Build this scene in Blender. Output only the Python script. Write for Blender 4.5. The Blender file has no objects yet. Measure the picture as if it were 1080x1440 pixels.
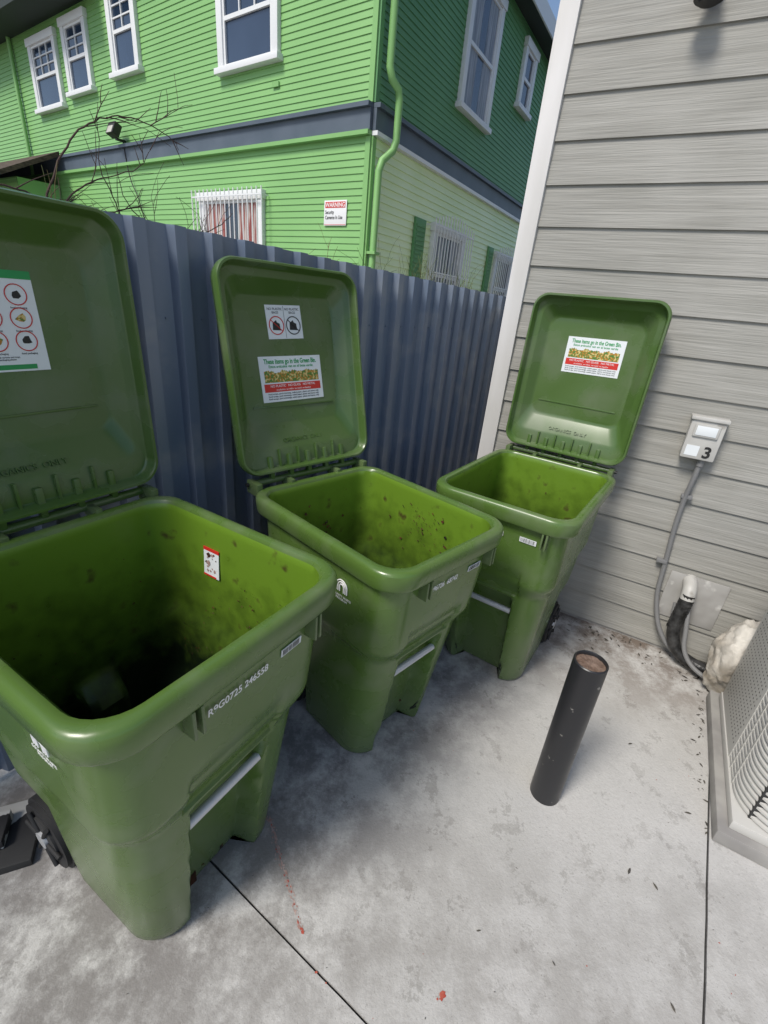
import bpy, bmesh, math, random
from mathutils import Vector, Matrix, noise
rnd=random.Random(7)
RAD=math.radians
scene=bpy.context.scene
# ------------------------------------------------------------------ helpers
def link(o,parent=None):
    scene.collection.objects.link(o)
    if parent is not None: o.parent=parent
    return o
def empty(name,loc=(0,0,0),rotz=0.0):
    o=bpy.data.objects.new(name,None); o.empty_display_size=0.1
    o.location=loc; o.rotation_euler=(0,0,RAD(rotz)); scene.collection.objects.link(o); return o
def mesh_obj(name,verts,faces,mat=None,parent=None,smooth=None,mats=None,fmat=None):
    me=bpy.data.meshes.new(name); me.from_pydata([tuple(v) for v in verts],[],faces)
    if mats:
        for m in mats: me.materials.append(m)
        if fmat: me.polygons.foreach_set("material_index",fmat)
    elif mat: me.materials.append(mat)
    me.update()
    if smooth:
        me.shade_smooth(); me.set_sharp_from_angle(angle=RAD(smooth))
    o=bpy.data.objects.new(name,me); return link(o,parent)
def box(name,lo,hi,mat,parent=None,bevel=0.0,rot=None,loc=None):
    bm=bmesh.new(); bmesh.ops.create_cube(bm,size=1)
    c=[(a+b)/2 for a,b in zip(lo,hi)]; s=[abs(b-a) for a,b in zip(lo,hi)]
    for v in bm.verts: v.co=Vector((v.co.x*s[0],v.co.y*s[1],v.co.z*s[2]))
    if bevel>0: bmesh.ops.bevel(bm,geom=list(bm.edges),offset=min(bevel,min(s)*0.45),segments=2,affect='EDGES',profile=0.6)
    me=bpy.data.meshes.new(name); bm.to_mesh(me); bm.free(); me.materials.append(mat)
    if bevel>0: me.shade_smooth(); me.set_sharp_from_angle(angle=RAD(50))
    o=bpy.data.objects.new(name,me); o.location=c
    if rot: o.rotation_euler=rot
    if loc: o.location=loc
    return link(o,parent)
def tube(name,pts,r,mat,parent=None,caps=True,smooth=False):
    cu=bpy.data.curves.new(name,'CURVE'); cu.dimensions='3D'; cu.bevel_depth=r; cu.bevel_resolution=4; cu.use_fill_caps=caps
    if smooth:
        sp=cu.splines.new('NURBS'); sp.points.add(len(pts)-1)
        for i,p in enumerate(pts): sp.points[i].co=(p[0],p[1],p[2],1)
        sp.use_endpoint_u=True; sp.order_u=3; sp.resolution_u=8
    else:
        sp=cu.splines.new('POLY'); sp.points.add(len(pts)-1)
        for i,p in enumerate(pts): sp.points[i].co=(p[0],p[1],p[2],1)
    cu.materials.append(mat); o=bpy.data.objects.new(name,cu); return link(o,parent)
def cyl(name,p0,p1,r,mat,parent=None,seg=32,r2=None,bevel=0):
    p0=Vector(p0);p1=Vector(p1); d=p1-p0
    bm=bmesh.new(); bmesh.ops.create_cone(bm,cap_ends=True,segments=seg,radius1=r,radius2=r if r2 is None else r2,depth=d.length)
    if bevel: 
        es=[e for e in bm.edges if abs(e.verts[0].co.z-e.verts[1].co.z)<1e-6]
        bmesh.ops.bevel(bm,geom=es,offset=bevel,segments=2,affect='EDGES')
    Mx=Matrix.Translation((p0+p1)/2)@d.to_track_quat('Z','Y').to_matrix().to_4x4()
    bm.transform(Mx); me=bpy.data.meshes.new(name); bm.to_mesh(me); bm.free(); me.materials.append(mat)
    me.shade_smooth(); me.set_sharp_from_angle(angle=RAD(40))
    return link(bpy.data.objects.new(name,me),parent)
def text(name,body,size,loc,rot,mat,parent,align='LEFT',sx=1.0,bold=0.0):
    cu=bpy.data.curves.new(name,'FONT'); cu.body=body; cu.size=size; cu.align_x=align; cu.extrude=0.0003; cu.offset=bold
    cu.materials.append(mat); o=bpy.data.objects.new(name,cu); o.location=loc; o.rotation_euler=rot; o.scale=(sx,1,1)
    return link(o,parent)
def sst(a,b,x):
    t=max(0,min(1,(x-a)/(b-a))); return t*t*(3-2*t)
def lerp(a,b,t): return a+(b-a)*t
# ------------------------------------------------------------------ materials
def mat(name,c1,c2=None,rough=0.6,metal=0.0,scale=5.0,stretch=(1,1,1),bump=0.0,bscale=None,bstretch=None,detail=2,lo=0.35,hi=0.65,spec=0.5,rvar=0.0,dirt=None,dirtscale=3.0,dirtlo=0.6,dirthi=0.7,bdist=0.01,zdirt_shade=None):
    m=bpy.data.materials.new(name); m.use_nodes=True; nt=m.node_tree; N=nt.nodes; L=nt.links
    b=N["Principled BSDF"]; b.inputs["Roughness"].default_value=rough; b.inputs["Metallic"].default_value=metal
    b.inputs["Specular IOR Level"].default_value=spec
    if c2 is None and not bump and not dirt:
        b.inputs["Base Color"].default_value=(*c1,1); return m
    tc=N.new("ShaderNodeTexCoord")
    def nz(sc,st,det=detail,seed=0):
        mp=N.new("ShaderNodeMapping"); mp.inputs["Scale"].default_value=st; mp.inputs["Location"].default_value=(seed,seed*0.7,seed*1.3)
        n=N.new("ShaderNodeTexNoise"); n.inputs["Scale"].default_value=sc; n.inputs["Detail"].default_value=det
        L.new(tc.outputs["Object"],mp.inputs[0]); L.new(mp.outputs[0],n.inputs["Vector"]); return n
    n1=nz(scale,stretch)
    cr=N.new("ShaderNodeValToRGB"); cr.color_ramp.elements[0].position=lo; cr.color_ramp.elements[1].position=hi
    cr.color_ramp.elements[0].color=(*c1,1); cr.color_ramp.elements[1].color=(*(c2 or c1),1)
    L.new(n1.outputs["Fac"],cr.inputs[0]); col=cr.outputs[0]
    n3=None
    if dirt:
        n3=nz(dirtscale,(1,1,1),4,3.1); r3=N.new("ShaderNodeValToRGB"); r3.color_ramp.elements[0].position=dirtlo; r3.color_ramp.elements[1].position=dirthi
        mx=N.new("ShaderNodeMix"); mx.data_type='RGBA'; L.new(n3.outputs["Fac"],r3.inputs[0]); L.new(r3.outputs[0],mx.inputs[0])
        L.new(col,mx.inputs[6]); mx.inputs[7].default_value=(*dirt,1); col=mx.outputs[2]
    if zdirt_shade:   # grime, plus painted shade inside the bins, building up towards the bottom (object z)
        z0,z1,zc,k=zdirt_shade
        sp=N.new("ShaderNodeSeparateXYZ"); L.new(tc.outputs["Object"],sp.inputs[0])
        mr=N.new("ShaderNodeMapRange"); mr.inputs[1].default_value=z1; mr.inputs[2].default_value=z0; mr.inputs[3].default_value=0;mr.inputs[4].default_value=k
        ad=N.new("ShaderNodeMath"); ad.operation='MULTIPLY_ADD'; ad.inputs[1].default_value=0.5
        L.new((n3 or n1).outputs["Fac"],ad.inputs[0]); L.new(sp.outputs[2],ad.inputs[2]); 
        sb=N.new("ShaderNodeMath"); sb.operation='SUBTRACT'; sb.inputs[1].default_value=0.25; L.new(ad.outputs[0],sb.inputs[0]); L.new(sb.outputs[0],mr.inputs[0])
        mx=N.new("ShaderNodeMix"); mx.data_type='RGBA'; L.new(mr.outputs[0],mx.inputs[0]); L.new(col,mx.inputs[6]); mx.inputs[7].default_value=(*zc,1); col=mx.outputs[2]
    L.new(col,b.inputs["Base Color"])
    if rvar:
        mr=N.new("ShaderNodeMapRange"); mr.inputs[3].default_value=rough-rvar; mr.inputs[4].default_value=rough+rvar
        L.new((n3 or n1).outputs["Fac"],mr.inputs[0]); L.new(mr.outputs[0],b.inputs["Roughness"])
    if bump:
        n2=nz(bscale or scale*3,bstretch or stretch,3,5.0); bp=N.new("ShaderNodeBump"); bp.inputs["Strength"].default_value=bump; bp.inputs["Distance"].default_value=bdist
        L.new(n2.outputs["Fac"],bp.inputs["Height"]); L.new(bp.outputs[0],b.inputs["Normal"])
    return m
M={}
M['plastic']=mat("green_plastic",(0.084,0.152,0.030),rough=0.27,spec=.6,rvar=0.14,dirt=(0.16,0.20,0.11),dirtscale=7,dirtlo=0.50,dirthi=0.95,zdirt_shade=(-.05,.35,(.12,.14,.09),.5))
M['inner']=mat("green_plastic_inside",(0.130,0.235,0.020),rough=0.34,rvar=0.15,dirt=(0.065,0.055,0.014),dirtscale=15,dirtlo=0.62,dirthi=0.74,zdirt_shade=(.44,.90,(.006,.012,.006),.985))  # shade deep in the bin is painted in here, together with real grime
M['lid']=mat("green_lid_plastic",(0.068,0.130,0.029),rough=0.27,spec=.6,rvar=0.14,dirt=(0.15,0.18,0.11),dirtscale=5,dirtlo=0.46,dirthi=0.95)
M['dirt']=mat("bin_residue",(0.015,0.010,0.006),(0.12,0.035,0.015),rough=0.7,scale=30)
M['wet']=mat("wet_bin_floor",(0.010,0.010,0.006),rough=0.15)
M['rubber']=mat("black_rubber",(0.018,0.018,0.019),rough=0.7)
M['steel']=mat("galvanised_bar",(0.62,0.63,0.65),rough=0.35,metal=0.4)
M['white']=mat("white_print",(0.8,0.8,0.8),rough=0.5)
M['label']=mat("label_paper",(0.76,0.79,0.80),rough=0.4)
M['red']=mat("red_print",(0.6,0.03,0.02),rough=0.45)
M['black']=mat("black_print",(0.015,0.015,0.015),rough=0.5)
M['gprint']=mat("green_print",(0.02,0.30,0.08),rough=0.5)
M['food']=mat("produce_photo_print",(0.45,0.20,0.02),(0.08,0.20,0.03),rough=0.45,scale=110,detail=2,lo=0.44,hi=0.54,dirt=(0.65,0.52,0.2),dirtscale=90,dirtlo=0.54,dirthi=0.58)
M['fence']=mat("painted_steel_panel",(0.150,0.195,0.275),(0.205,0.24,0.305),rough=0.34,metal=0.25,scale=1.2,stretch=(6,6,0.5),rvar=0.1,dirt=(0.34,0.35,0.36),dirtscale=5,dirtlo=0.52,dirthi=0.9)
M['siding']=mat("grey_fibre_siding",(0.275,0.268,0.240),(0.345,0.336,0.305),rough=0.75,scale=2.2,stretch=(0.8,1,14),bump=0.55,bscale=5,bstretch=(0.9,1,26),bdist=0.006,detail=4,dirt=(0.41,0.40,0.37),dirtscale=1.3,dirtlo=0.5,dirthi=0.8)
M['trim']=mat("white_trim_paint",(0.62,0.60,0.57),(0.72,0.70,0.68),rough=0.6,scale=3,stretch=(3,3,0.5))
M['plate']=mat("primed_wall_plate",(0.31,0.30,0.28),(0.40,0.39,0.37),rough=0.7,scale=9,dirt=(0.55,0.54,0.51),dirtscale=12)
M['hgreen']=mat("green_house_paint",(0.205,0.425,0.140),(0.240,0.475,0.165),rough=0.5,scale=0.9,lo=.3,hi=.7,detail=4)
M['hgreen_shade']=mat("green_house_paint_shaded",(0.10,0.27,0.105),(0.125,0.31,0.125),rough=0.55,scale=0.9)  # same house green, with the side wall's shade painted into the colour
M['hgreen_sunlit']=mat("sunlit_green_paint",(0.74,0.88,0.52),(0.80,0.92,0.60),rough=0.5,scale=1.5)  # sunlight on the lower side wall painted in as a paler green
M['band']=mat("slate_band_paint",(0.075,0.10,0.13),(0.10,0.125,0.16),rough=0.5,scale=2)
M['wwhite']=mat("window_trim_white",(0.76,0.77,0.77),rough=0.5)
M['roof']=mat("brown_shingles",(0.045,0.03,0.022),(0.11,0.075,0.055),rough=0.9,scale=14,stretch=(1,1,3))
M['soffit']=mat("dark_soffit",(0.03,0.04,0.035),rough=0.7)
M['curtain']=mat("window_curtain",(0.20,0.23,0.28),(0.42,0.45,0.50),rough=0.8,scale=3,stretch=(9,1,0.6))
M['curtain_r']=mat("patterned_curtain",(0.30,0.08,0.07),(0.55,0.50,0.46),rough=0.8,scale=3,stretch=(9,1,0.6),lo=0.45,hi=0.55)
M['greybox']=mat("meter_box_grey",(0.44,0.43,0.40),(0.52,0.51,0.48),rough=0.5,scale=9,dirt=(0.3,0.28,0.25),dirtscale=14)
M['conduit']=mat("grey_flex_conduit",(0.20,0.20,0.20),rough=0.45)
M['tape']=mat("black_pipe_wrap",(0.012,0.012,0.012),(0.05,0.05,0.05),rough=0.4,scale=25,bump=0.8,bscale=30)
M['sack']=mat("white_sack",(0.45,0.42,0.37),(0.66,0.63,0.57),rough=0.8,scale=7,bump=0.9,bscale=14,dirt=(0.22,0.18,0.13),dirtscale=5,dirtlo=0.52,dirthi=0.75,bdist=0.02)
M['ac']=mat("ac_beige_paint",(0.52,0.51,0.48),rough=0.45)
M['acdark']=mat("ac_dark_gap",(0.03,0.03,0.03),rough=0.8)
M['pad']=mat("ac_pad_concrete",(0.24,0.23,0.22),(0.33,0.32,0.30),rough=0.85,scale=9)
M['bollard']=mat("black_bollard_paint",(0.020,0.020,0.022),rough=0.36,rvar=0.1,dirt=(0.24,0.23,0.21),dirtscale=26,dirtlo=0.68,dirthi=0.71)
M['fill']=mat("bollard_fill",(0.10,0.06,0.04),(0.24,0.17,0.13),rough=0.9,scale=30)
M['wood']=mat("bare_vine_bark",(0.07,0.042,0.032),rough=0.9)
M['weed']=mat("dry_weed",(0.16,0.12,0.05),(0.10,0.15,0.04),rough=0.9,scale=4)
M['leaf']=mat("dry_leaf",(0.05,0.045,0.04),(0.10,0.09,0.07),rough=0.8,scale=20)
M['stain']=mat("red_splash",(0.35,0.03,0.015),(0.45,0.12,0.08),rough=0.5,scale=60)
M['stain2']=mat("faded_splash",(0.33,0.20,0.17),(0.42,0.33,0.30),rough=0.8,scale=60)
M['black_splat']=mat("paint_splattered_black",(0.02,0.02,0.022),(0.03,0.03,0.03),rough=0.6,scale=5,dirt=(0.5,0.5,0.48),dirtscale=9,dirtlo=0.55,dirthi=0.57)
M['dark']=mat("dark_fixture",(0.02,0.018,0.016),rough=0.5)
M['glasslamp']=mat("lamp_lens",(0.55,0.52,0.45),rough=0.2)
M['glass']=mat("window_glass",(0.015,0.03,0.06),(0.03,0.05,0.09),rough=0.05,spec=0.9,scale=1.2,bump=0.05,bscale=1.5)
def concrete():
    m=bpy.data.materials.new("concrete_slab"); m.use_nodes=True; nt=m.node_tree;N=nt.nodes;L=nt.links;b=N["Principled BSDF"]
    b.inputs["Roughness"].default_value=0.88; b.inputs["Specular IOR Level"].default_value=0.25
    tc=N.new("ShaderNodeTexCoord")
    def nz(sc,det,seed,rough=0.55,dist=0.0,st=(1,1,1)):
        mp=N.new("ShaderNodeMapping"); mp.inputs["Location"].default_value=(seed,seed*1.7,0); mp.inputs["Scale"].default_value=st
        n=N.new("ShaderNodeTexNoise"); n.noise_dimensions='2D'; n.inputs["Scale"].default_value=sc;n.inputs["Detail"].default_value=det;n.inputs["Roughness"].default_value=rough;n.inputs["Distortion"].default_value=dist
        L.new(tc.outputs["Object"],mp.inputs[0]);L.new(mp.outputs[0],n.inputs["Vector"]);return n.outputs["Fac"]
    def ramp(f,p0,p1,c0=(0,0,0),c1=(1,1,1)):
        r=N.new("ShaderNodeValToRGB"); r.color_ramp.elements[0].position=p0;r.color_ramp.elements[1].position=p1
        r.color_ramp.elements[0].color=(*c0,1);r.color_ramp.elements[1].color=(*c1,1);L.new(f,r.inputs[0]);return r.outputs[0]
    def mix(fac,a,bb,k=1.0):
        mx=N.new("ShaderNodeMix");mx.data_type='RGBA'
        if k!=1.0:
            mm=N.new("ShaderNodeMath");mm.operation='MULTIPLY';mm.inputs[1].default_value=k;L.new(fac,mm.inputs[0]);fac=mm.outputs[0]
        L.new(fac,mx.inputs[0]);L.new(a,mx.inputs[6]); mx.inputs[7].default_value=(*bb,1)
        return mx.outputs[2]
    base=ramp(nz(1.5,6,0,0.68),0.34,0.68,(0.36,0.350,0.330),(0.475,0.463,0.442))
    c=mix(ramp(nz(75,3,2,.7),0.38,0.72),base,(0.31,0.30,0.285),0.5)
    c=mix(ramp(nz(1.9,7,11,0.72),0.53,0.70),c,(0.235,0.225,0.212),0.6)
    fine=nz(8,7,23,0.78)
    c=mix(ramp(fine,0.57,0.70),c,(0.20,0.19,0.18),0.40)
    c=mix(ramp(fine,0.40,0.30),c,(0.58,0.57,0.55),0.45)
    spk=nz(150,1,41)
    c=mix(ramp(spk,0.72,0.80),c,(0.15,0.14,0.13),0.45)
    sp=N.new("ShaderNodeSeparateXYZ");L.new(tc.outputs["Object"],sp.inputs[0])
    def lin(a,bq):
        ax=N.new("ShaderNodeMath");ax.operation='MULTIPLY';ax.inputs[1].default_value=a;L.new(sp.outputs[0],ax.inputs[0])
        ay=N.new("ShaderNodeMath");ay.operation='MULTIPLY_ADD';ay.inputs[1].default_value=bq;L.new(sp.outputs[1],ay.inputs[0]);L.new(ax.outputs[0],ay.inputs[2]); return ay.outputs[0]
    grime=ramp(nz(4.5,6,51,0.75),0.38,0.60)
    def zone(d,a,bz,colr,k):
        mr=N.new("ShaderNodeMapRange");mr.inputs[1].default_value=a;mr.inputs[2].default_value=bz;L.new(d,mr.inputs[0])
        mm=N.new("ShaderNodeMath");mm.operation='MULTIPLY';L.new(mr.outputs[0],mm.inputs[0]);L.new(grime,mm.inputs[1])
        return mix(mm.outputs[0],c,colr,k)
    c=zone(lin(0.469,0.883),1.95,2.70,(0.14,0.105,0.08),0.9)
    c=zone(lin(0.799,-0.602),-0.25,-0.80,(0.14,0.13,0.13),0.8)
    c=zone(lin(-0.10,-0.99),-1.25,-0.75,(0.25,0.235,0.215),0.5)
    L.new(c,b.inputs["Base Color"])
    bp=N.new("ShaderNodeBump");bp.inputs["Strength"].default_value=0.35;bp.inputs["Distance"].default_value=0.004
    L.new(nz(90,2,7,0.7),bp.inputs["Height"]);L.new(bp.outputs[0],b.inputs["Normal"])
    return m
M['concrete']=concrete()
# ------------------------------------------------------------------ ground with joints
mesh_obj("ground",[(-60,-60,-0.012),(60,-60,-0.012),(60,60,-0.012),(-60,60,-0.012)],[(0,1,2,3)],M['acdark'])
A0=Vector((-.44,.87)); Ad=(Vector((.09,.54))-A0).normalized()
B0=Vector((1.03,.65)); Bd=(Vector((1.76,1.82))-B0).normalized()
def isect(P,d,Q,e):
    den=d.x*e.y-d.y*e.x; w=Q-P; return P+d*((w.x*e.y-w.y*e.x)/den)
An=Vector((-Ad.y,Ad.x)); Bn=Vector((-Bd.y,Bd.x)); g=0.0035
def cell(name,sa,sb):
    R=14
    def wob(P,dr,n=70,amp=.0022):
        out=[]
        nn=Vector((-dr.y,dr.x))
        for i in range(n+1):
            t=(i/n)**2*R; q=P+dr*t+nn*(noise.noise(Vector((P.x+t*9,P.y,dr.x)))*amp if i>0 else 0); out.append(q)
        return out
    P=isect(A0+An*g*sa,Ad,B0+Bn*g*sb,Bd)
    dA=Ad*(-1 if sb>0 else 1); dB=Bd*(1 if sa>0 else -1)
    ea=wob(P,dA); eb=wob(P,dB)
    q=ea+[P+dA*R+dB*R]+eb[::-1][:-1]
    n=len(q)
    ar=sum(q[i].x*q[(i+1)%n].y-q[(i+1)%n].x*q[i].y for i in range(n))
    if ar<0: q=q[::-1]
    vs=[(p.x,p.y,0) for p in q]+[(p.x,p.y,-0.011) for p in q]
    f=[tuple(range(n))]+[(i+n,(i+1)%n+n,(i+1)%n,i) for i in range(n)]
    return mesh_obj(name,vs,f,M['concrete'])
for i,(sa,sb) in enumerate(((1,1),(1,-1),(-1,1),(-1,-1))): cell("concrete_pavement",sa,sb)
def blob(name,pts,z,mat_,parent=None):
    verts=[];faces=[]
    for (x,y,r,el,an) in pts:
        n=14;b=len(verts)
        for k in range(n):
            a=2*math.pi*k/n; rr=r*(0.65+0.6*rnd.random())
            px=math.cos(a)*rr*el; py=math.sin(a)*rr
            verts.append((x+px*math.cos(an)-py*math.sin(an),y+px*math.sin(an)+py*math.cos(an),z+rnd.uniform(0,.0002)))
        faces.append(tuple(range(b,b+n)))
    return mesh_obj(name,verts,faces,mat_,parent)
st=[];s2=[]
for k in range(150):
    t=rnd.random(); x=lerp(-.30,-.12,t)+rnd.gauss(0,.005); y=lerp(1.03,.72,t)+rnd.gauss(0,.004)
    s2.append((x,y,rnd.uniform(.0006,.0026),rnd.uniform(1,4.5),-1.05+rnd.gauss(0,.2)))
for k in range(16):
    t=rnd.random()**.5; st.append((lerp(-.30,-.12,t)+rnd.gauss(0,.004),lerp(1.03,.72,t)+rnd.gauss(0,.004),rnd.uniform(.0008,.0024),rnd.uniform(1,3),-1.05))
st+=[(.29,.61,.007,1.3,.3),(.285,.602,.005,1,1),(.275,.60,.003,1,0),(-.06,.63,.003,1.5,0),(-.03,.61,.002,1,0),(-.115,.715,.004,1.6,-1),(-.118,.722,.003,1.6,-.5)]
for k in range(24): st.append((rnd.uniform(.1,1.4),rnd.uniform(.5,2.0),rnd.uniform(.0006,.0018),rnd.uniform(1,2),rnd.uniform(0,3)))
blob("red_stain",st,0.0016,M['stain']); blob("faded_stain",s2,0.0008,M['stain2'])
def leafmesh(name,L):
    verts=[];faces=[]
    for (x,y,s,a) in L:
        b=len(verts)
        sh=[(-1,0,0),(-.4,.28,.12),(.3,.25,.1),(1,0,.02),(.3,-.25,.14),(-.4,-.3,.08)]
        for (u,v,w) in sh: verts.append((x+s*(u*math.cos(a)-v*math.sin(a)),y+s*(u*math.sin(a)+v*math.cos(a)),0.003+s*w))
        faces+= [(b,b+1,b+5),(b+1,b+2,b+4,b+5),(b+2,b+3,b+4)]
    return mesh_obj(name,verts,faces,M['leaf'])
lv=[(.96,.97,.014,.9),(1.03,.93,.013,1.8),(.93,.63,.012,1.7),(.41,.76,.008,.2),(.62,.70,.007,2),(1.2,1.5,.012,.3),(.35,.5,.006,1)]
for k in range(120):
    t=rnd.uniform(-.3,1.1); w_=abs(rnd.gauss(0,.12))+.03
    lv.append((1.21+.883*t-.469*w_,2.46-.469*t-.883*w_,rnd.uniform(.005,.017),rnd.uniform(0,6)))
for k in range(40):
    t=rnd.uniform(0,.9); lv.append((1.32+.49*t-abs(rnd.gauss(0,.03))-.01,1.10+.87*t,rnd.uniform(.004,.014),rnd.uniform(0,6)))
for k in range(60): lv.append((rnd.uniform(-.6,1.6),rnd.uniform(.4,2.0),rnd.uniform(.0015,.004),rnd.uniform(0,6)))
leafmesh("fallen_leaves",lv)
# ------------------------------------------------------------------ bins
def section(hx,yf,yb,rf,rb,nF=40,nS=22,nB=28,nc=7):
    P=[]
    def arc(cx,cy,r,a0):
        for k in range(1,nc): 
            a=RAD(a0+90*k/nc); P.append((cx+r*math.cos(a),cy+r*math.sin(a)))
    for k in range(nF+1): P.append((lerp(-hx+rf,hx-rf,k/nF),yf))
    arc(hx-rf,yf+rf,rf,-90)
    for k in range(nS+1): P.append((hx,lerp(yf+rf,yb-rb,k/nS)))
    arc(hx-rb,yb-rb,rb,0)
    for k in range(nB+1): P.append((lerp(hx-rb,-hx+rb,k/nB),yb))
    arc(-hx+rb,yb-rb,rb,90)
    for k in range(nS+1): P.append((-hx,lerp(yb-rb,yf+rf,k/nS)))
    arc(-hx+rf,yf+rf,rf,180)
    return P
def make_bin(HX,HY,H,loc,rotz,lean,LL,stickers,serial,seed,logo=True,inside_label=False,heap=0.0):
    R=random.Random(seed)
    root=empty("green_compost_bin",(loc[0],loc[1],0),rotz)
    sx=HX/.31; sy=HY/.40; sz=H
    def dims(z):
        hx=lerp(.215,.258,min(z,.62)/.62)+.016*sst(.57,.65,z)+.008*max(0,(z-.62)/.33)
        yf=lerp(-.215,-.295,min(z,.62)/.62)-.028*sst(.55,.65,z)-.035*max(0,(z-.62)/.33)
        yb=lerp(.335,.375,z)
        return hx*sx,yf*sy,yb*sy
    def loop(z,off,inner=False):
        hx,yf,yb=dims(min(z,.935)); 
        rf=(.088 if not inner else .080)+.02*(1-min(z,.9)/.9)
        pts=section(hx+off,yf-off,yb+off,rf+off*.5,.070+off*.5)
        out=[]; zt=z
        for (x,y) in pts:
            if y<yf+.10:
                ww=.115
                m=(1-sst(ww-.012,ww+.012,abs(x)))*(1-sst(.50,.545,zt)); y+=.075*m
                m2=(1-sst(.14,.15,abs(x)))*sst(.545,.56,zt)*(1-sst(.66,.70,zt)); y+=.012*m2
            k=1-sst(.27,.40,zt)
            if k>0 and y>.13*sy:
                cx=lerp(abs(x),min(abs(x),.165*sx),k*sst(.13*sy,.15*sy,y)); x=math.copysign(cx,x)
            if y>yb-.02:
                k2=(1-sst(.05,.080,abs(x)))*(1-sst(.42,.52,zt)); y-=.075*k2
            wv=.0022*noise.noise(Vector((x*4+seed,y*4,z*3)))
            out.append((x*(1+wv/.3),y*(1+wv/.3),z*sz))
        return out
    prof=[(.0,-.012),(.008,-.003)]
    zs=[.02+i*.47/15 for i in range(16)]+[.495+i*.06/9 for i in range(10)]+[.565+i*.1/11 for i in range(12)]+[.69+i*.235/8 for i in range(9)]
    prof+=[(z,0) for z in zs]
    prof+=[(.925,.002),(.927,.018),(.931,.027),(.940,.031),(.972,.034),(.988,.033),(.996,.028),(1.0,.020),(1.0,.008),(.997,.000),(.988,-.006)]
    nout=len(prof)
    zi=sorted([z for z in zs if z>.03]+[.94,.965],reverse=True)
    prof+=[(z,-.008) for z in zi]+[(.035,-.03)]
    loops=[]
    for i,(z,o) in enumerate(prof): loops.append(loop(z,o,i>=nout))
    n=len(loops[0]); verts=[v for l in loops for v in l]; faces=[];fm=[]
    for i in range(len(loops)-1):
        for j in range(n):
            k=(j+1)%n
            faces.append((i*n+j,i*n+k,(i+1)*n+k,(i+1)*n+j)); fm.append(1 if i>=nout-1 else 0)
    c0=len(verts); verts.append((0,.05,0)); 
    for j in range(n): faces.append((c0,(j+1)%n,j)); fm.append(0)
    c1=len(verts); verts.append((0,.05,.03)); b=(len(loops)-1)*n
    for j in range(n): faces.append((c1,b+j,b+(j+1)%n)); fm.append(2)
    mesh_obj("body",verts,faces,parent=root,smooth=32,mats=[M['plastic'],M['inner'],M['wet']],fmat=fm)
    hx,yf,yb=dims(.935)
    _,yfp,_=dims(.44)
    cyl("lift_bar",(-.12,yfp+.022,.445*H),(.12,yfp+.022,.445*H),.0135,M['steel'],root)
    for xx in (-.155,-.135,.205,.222):
        box("rib",(xx-.004,yf-.028,.86*H),(xx+.004,yf+.01,.93*H),M['plastic'],root,.003)
    for s in (-1,1):
        cyl("wheel",(s*.188*sx,.265,.125),(s*.232*sx,.265,.125),.125,M['rubber'],root,40,bevel=.012)
        cyl("wheel_hub",(s*.230*sx,.265,.125),(s*.238*sx,.265,.125),.075,M['acdark'],root,32)
        cyl("hub_cap",(s*.236*sx,.265,.125),(s*.246*sx,.265,.125),.028,M['steel'],root,20)
        for a in range(6):
            an=a*math.pi/3; cyl("spoke",(s*.240*sx,.265+.03*math.cos(an),.125+.03*math.sin(an)),(s*.240*sx,.265+.095*math.cos(an),.125+.095*math.sin(an)),.007,M['rubber'],root,10)
    cyl("axle",(-.2*sx,.265,.125),(.2*sx,.265,.125),.011,M['steel'],root)
    hyb=yb+.070; hz=H+.004
    cyl("handle_bar",(-hx-.002,hyb,hz),(hx+.002,hyb,hz),.0135,M['lid'],root)
    for s in (-1,1):
        box("handle_bracket",(s*(hx-.012)-.013,yb+.01,hz-.035),(s*(hx-.012)+.013,hyb+.018,hz+.018),M['plastic'],root,.006)
        box("handle_bracket",(s*.12-.01,yb+.01,hz-.03),(s*.12+.01,hyb+.014,hz+.008),M['plastic'],root,.005)
        cyl("hinge_pin",(s*(hx-.03),hyb,hz),(s*(hx+.012),hyb,hz),.008,M['black'],root,12)
    # ---- lid
    lid=bpy.data.objects.new("lid",None); lid.location=(0,hyb,hz+.004); lid.rotation_euler=(RAD(90-lean),0,0); link(lid,root)
    LW=HX+.004
    def rr(hx_,v0,v1,r,d,nc=8,ns=8):
        P=[]
        def arc(cx,cy,a0):
            for k in range(nc+1):
                a=RAD(a0+90*k/nc); P.append((cx+r*math.cos(a),cy+r*math.sin(a)))
        arc(hx_-r,v0+r,-90);arc(hx_-r,v1-r,0);arc(-hx_+r,v1-r,90);arc(-hx_+r,v0+r,180)
        Q=[]
        for i,a in enumerate(P):
            Q.append(a); b_=P[(i+1)%len(P)]
            if (i+1)%(nc+1)==0:
                for k in range(1,ns): Q.append((lerp(a[0],b_[0],k/ns),lerp(a[1],b_[1],k/ns)))
        return [(x,y,d+.006*noise.noise(Vector((x*3+seed,y*3,0)))) for (x,y) in Q]
    v0=.03
    L=[rr(LW-.004,v0,LL,.072,-.012),rr(LW,v0-.003,LL+.004,.074,.008),rr(LW,v0-.003,LL+.004,.074,.030),rr(LW-.004,v0,LL,.072,.038),rr(LW-.011,v0+.007,LL-.007,.067,.038),rr(LW-.016,v0+.012,LL-.012,.062,.030),
       rr(LW-.019,v0+.015,LL-.015,.060,.004),rr(LW-.024,v0+.020,LL-.020,.056,-.001),rr(LW-.044,v0+.075,LL-.042,.05,-.003),rr(LW-.050,v0+.09,LL-.048,.05,-.008),
       rr(LW-.080,v0+.165,LL-.088,.05,-.040),rr(LW-.088,v0+.178,LL-.098,.048,-.046)]
    L.append([(x*.985,lerp(.45,y,.985),-.0475) for (x,y,z) in rr(LW-.092,v0+.182,LL-.102,.046,0)])
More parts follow.
